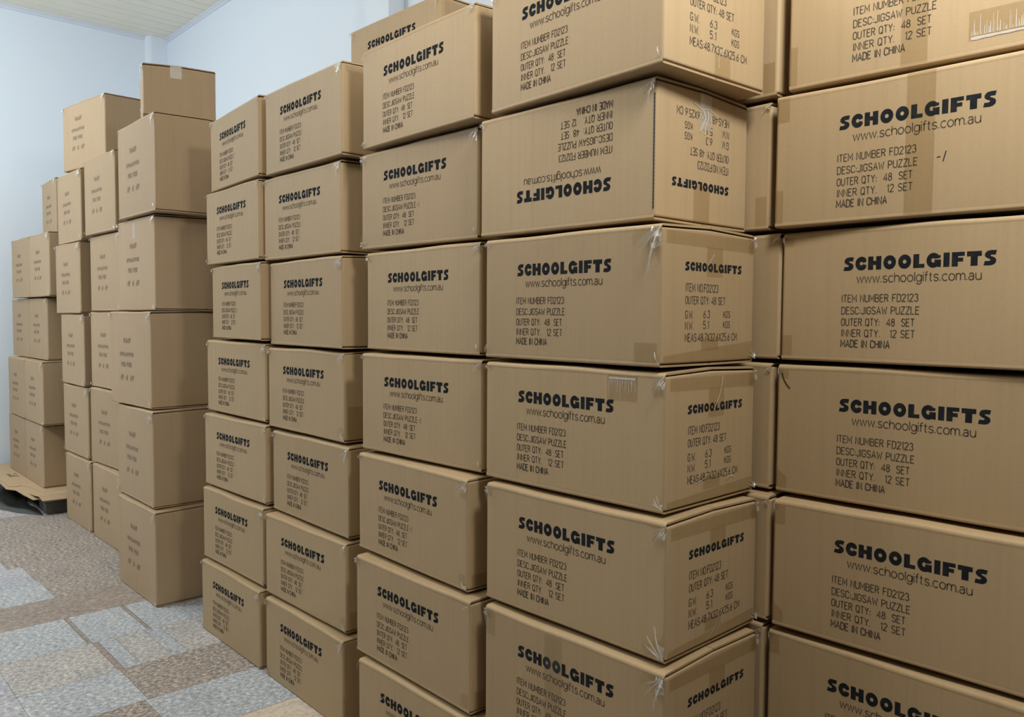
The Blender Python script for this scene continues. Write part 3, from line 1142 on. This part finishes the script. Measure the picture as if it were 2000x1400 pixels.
put_torn(o, WC, DC, .27, 'TL', 1, .8)
put_torn(o, WC, DC, .27, 'TR', 0, .8)
tape_plane(o, 'end', WC, DC, .02, .30, .05, .25)

# ------------------------------------------------------------------ tall unlettered cartons on the left
HL, WL, DL = 0.399723, 0.4729, 0.42
LFIT = {
 'L3': {5: (-3.826, 1.154, -0.4, 0.0088), 4: (-3.901, 1.171, -0.16, 0.0097), 3: (-3.9, 1.13, 2.19, -0.0001), 2: (-3.857, 1.142, -0.69, -0.005), 1: (-3.809, 1.125, -0.19, -0.0029)},
 'L2b': {5: (-4.715, 1.252, 1.44, 0.0081), 4: (-4.718, 1.275, 0.84, 0.0106), 3: (-4.747, 1.278, 1.22, 0.0049), 2: (-4.734, 1.266, 3.02, -0.0008), 1: (-4.683, 1.256, 0.36, -0.004)},
 'L2a': {5: (-5.336, 1.271, 0.1, -0.0014), 4: (-5.337, 1.254, 0.93, -0.0026), 3: (-5.289, 1.265, -0.46, -0.0078), 2: (-5.27, 1.265, 0.68, -0.0076), 1: (-5.207, 1.254, 0.7, -0.0088)},
}
LORD = {5: 'topmost', 4: 'second from top', 3: 'middle', 2: 'second from bottom', 1: 'bottom'}
LNAME = {'L3': 'in the nearest plain stack', 'L2b': 'in the middle plain stack', 'L2a': 'in the stack beside the pallet'}
GRP2 = 'tall plain cartons in the left stacks'


def plain_carton(x, y, z, yaw, w, d, h, seed, label, tapes=True, smudge=True):
    o = carton(x, y, z, yaw, w, d, h, seed, mat=M_CARD2, amp=.003)
    tag(o, label, 'box', GRP2)
    if smudge:
        for v_, me in ME_SMUDGE:
            t = link('printed_line', me, o)
            t.location = (-w / 2, -d / 2 - .00025, v_)
    if tapes:
        r_ = random.Random(seed)
        put_torn(o, w, d, h, 'TR', r_.choice((0, 1, 2)), 1.15)
        put_torn(o, w, d, h, 'TL', r_.choice((1, 3, 4)), .9)
        put_torn(o, w, d, h, 'BR', r_.choice((1, 3, 4)), .8)
        if r_.random() < .5:
            put_torn(o, w, d, h, 'BL', r_.choice((1, 3, 4)), .8)
    return o


LZ = {}
for ci, (cn, lv) in enumerate(LFIT.items()):
    for L in range(1, 6):
        LZ[cn, L] = .001 if L == 1 else (L - 1) * HL + lv[L][3]
    LZ[cn, 6] = 5 * HL + lv[5][3]
    for L in range(1, 6):
        x, y, a, dz = lv[L]
        z = LZ[cn, L]
        o = plain_carton(x, y, z, R(a), WL, DL, LZ[cn, L + 1] - z - .0012, 300 + 10 * ci + L,
                         'brown carton with faint grey print, %s %s' % (LORD[L], LNAME[cn]))
        BOX[cn, L] = (o, WL, DL, LZ[cn, L + 1] - z - .0012)
o, w, d, h = BOX['L3', 2]
tape_plane(o, 'end', w, d, .30, .37, .118, .130, name='white_sticker', mat=M_WHITE)
o, w, d, h = BOX['L3', 4]
tape_plane(o, 'front', w, d, .205, .235, h - .085, h - .020, mat=M_TORN)

# extra top cartons
o = plain_carton(-5.217, 1.279, max(LZ['L2a', 6], LZ['L2b', 6]) + .002, R(7.9), .535, DL, .372, 401, 'brown carton with faint print lying highest on the two stacks beside the pallet')
o = plain_carton(-3.8444, 1.2603, LZ['L3', 6] + .002, R(-16.7), .36, .283, .219, 402, 'small low carton turned aslant on the nearest plain stack, clear tape on top edge', smudge=False)
tape_plane(o, 'end', .36, .283, .105, .150, .165, .216, mat=M_TORN)

# pallet stack against the left wall
PZ = 0.100
PORD = {4: 'top', 3: 'second from top', 2: 'third from top', 1: 'bottom'}
PF = {1: (-6.58, 1.23, .3), 2: (-6.52, 1.222, .3), 3: (-6.60, 1.27, .5), 4: (-6.45, 1.245, 1.0)}
for L in range(1, 5):
    x, y, a = PF[L]
    z = PZ + (L - 1) * HL + .001
    for s in (0, 1):
        w_ = .464
        xx, yy = x + s * (w_ + .004) * math.cos(R(a)), y + s * (w_ + .004) * math.sin(R(a))
        plain_carton(xx, yy, z, R(a), w_, DL, HL - .0012, 500 + 2 * L + s,
                     'brown carton on the pallet, %s of the %s column' % (PORD[L], 'wall-side' if s == 0 else 'right-hand'), tapes=s == 1)
plain_carton(-6.395, 1.428, PZ + 4 * HL + .002, R(-1.9), .42, .40, .397, 520, 'brown carton set back alone on top of the pallet pile')

# ------------------------------------------------------------------ pallet, cardboard layers, floor shade sheet
pal = bpy.data.objects.new('pallet', None)
COL.objects.link(pal)
pal.location = (-5.93, 1.62, 0)
tag(pal, 'dark grey plastic pallet under the cartons by the left wall', 'pallet')


def pal_part(name, lo, hi, mat=M_PALLET, r=.004):
    bm = bmesh.new()
    c = pal.location
    bevel_box(bm, (lo[0] - c.x, lo[1] - c.y, lo[2]), (hi[0] - c.x, hi[1] - c.y, hi[2]), r, 2)
    return finish(name, bm, mat, pal, smooth=40)


for i in range(5):
    y0 = 1.165 + i * .2
    pal_part('deck_board', (-6.54, y0, .070), (-5.33, y0 + .165, .092))
for x0 in (-6.54, -6.01, -5.49):
    for y0 in (1.172, 1.56, 1.96):
        pal_part('foot_block', (x0, y0, .012), (x0 + .155, y0 + .16, .0705))
for y0 in (1.172, 1.56, 1.96):
    pal_part('runner', (-6.54, y0 + .01, .0005), (-5.335, y0 + .15, .0125))
pal_part('rim', (-5.334, 1.165, .080), (-5.326, 1.31, .0915), M_PALLET_LIP, .002)
pal_part('rim', (-5.334, 1.37, .074), (-5.326, 1.60, .0835), M_PALLET_LIP, .002)


def slab(name, pts, z0, th, mat, sag=None):
    bm = bmesh.new()
    lo = [bm.verts.new((p_[0], p_[1], z0 + (sag(p_) if sag else 0))) for p_ in pts]
    hi = [bm.verts.new((p_[0], p_[1], z0 + th + (sag(p_) if sag else 0))) for p_ in pts]
    bm.faces.new(lo[::-1])
    bm.faces.new(hi)
    for i in range(len(pts)):
        j = (i + 1) % len(pts)
        bm.faces.new((lo[i], lo[j], hi[j], hi[i]))
    bmesh.ops.recalc_face_normals(bm, faces=bm.faces)
    return finish(name, bm, mat)


lower = slab('cardboard_sheet', [(-6.60, 1.5), (-6.72, 1.06), (-6.20, 1.035), (-6.03, 1.07), (-5.815, 1.061), (-5.74, 1.098), (-5.56, 1.105), (-5.371, 1.116), (-5.36, 1.30), (-5.36, 1.9), (-6.5, 1.9)], .0922, .0035, M_SHEET)
tag(lower, 'lower flattened cardboard sheet with ragged front edge on the pallet', 'cardboard', 'flattened cardboard on the pallet')
upper = slab('cardboard_sheet', [(-6.80, 1.22), (-6.82, 1.02), (-6.45, 1.06), (-6.12, 1.083), (-6.025, 1.092), (-5.866, 1.082), (-5.846, 1.129), (-5.86, 1.15), (-5.753, 1.185), (-5.56, 1.20), (-5.56, 1.85), (-6.8, 1.85)], .0960, .0035, M_SHEET)
tag(upper, 'upper flattened cardboard sheet reaching the left wall under the cartons', 'cardboard', 'flattened cardboard on the pallet')
bm = bmesh.new()
for (a, b) in (((-6.33, 1.175), (-6.20, 1.160)), ((-6.33, 1.20), (-6.30, 1.215)), ((-6.27, 1.19), (-6.20, 1.185)), ((-6.25, 1.205), (-6.19, 1.20))):
    add_box(bm, (a[0], min(a[1], b[1]) - .004, .0994), (b[0], max(a[1], b[1]) + .003, .0998))
finish('printed_mark', bm, M_INK_GREY, upper)
# folded strip hanging over the right side of the pallet
bm = bmesh.new()
P0 = [(-5.56, 1.135, .0965), (-5.40, 1.128, .112), (-5.335, 1.135, .118), (-5.305, 1.15, .092)]
P1 = [(-5.54, 1.46, .0985), (-5.40, 1.50, .118), (-5.335, 1.52, .124), (-5.300, 1.53, .086)]
g = []
for P in (P0, P1):
    g.append([bm.verts.new(q) for q in P])
for i in range(3):
    bm.faces.new((g[0][i], g[0][i + 1], g[1][i + 1], g[1][i]))
bmesh.ops.recalc_face_normals(bm, faces=bm.faces)
o = finish('cardboard_flap', bm, M_SHEET)
sm = o.modifiers.new('thickness', 'SOLIDIFY')
sm.thickness = .003
sm.offset = 1
tag(o, 'bent cardboard strip folded over the right side of the pallet', 'cardboard')

bm = bmesh.new()  # dark sheet modelled in place of shade on the floor
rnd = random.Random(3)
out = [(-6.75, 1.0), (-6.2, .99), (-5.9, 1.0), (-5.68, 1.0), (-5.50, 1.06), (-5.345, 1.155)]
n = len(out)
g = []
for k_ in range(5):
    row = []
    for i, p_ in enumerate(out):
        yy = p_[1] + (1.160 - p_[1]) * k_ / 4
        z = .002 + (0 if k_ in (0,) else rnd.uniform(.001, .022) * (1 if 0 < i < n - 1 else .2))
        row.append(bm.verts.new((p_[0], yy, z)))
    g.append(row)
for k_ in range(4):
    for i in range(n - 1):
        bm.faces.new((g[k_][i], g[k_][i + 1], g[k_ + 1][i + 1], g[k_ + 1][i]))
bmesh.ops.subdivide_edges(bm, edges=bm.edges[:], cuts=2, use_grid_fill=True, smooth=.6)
o = finish('floor_shade_sheet', bm, M_FLOOR_SHADE, smooth=80)
tag(o, 'crumpled dark sheet standing in for shade on the floor in front of the pallet', 'shade sheet')
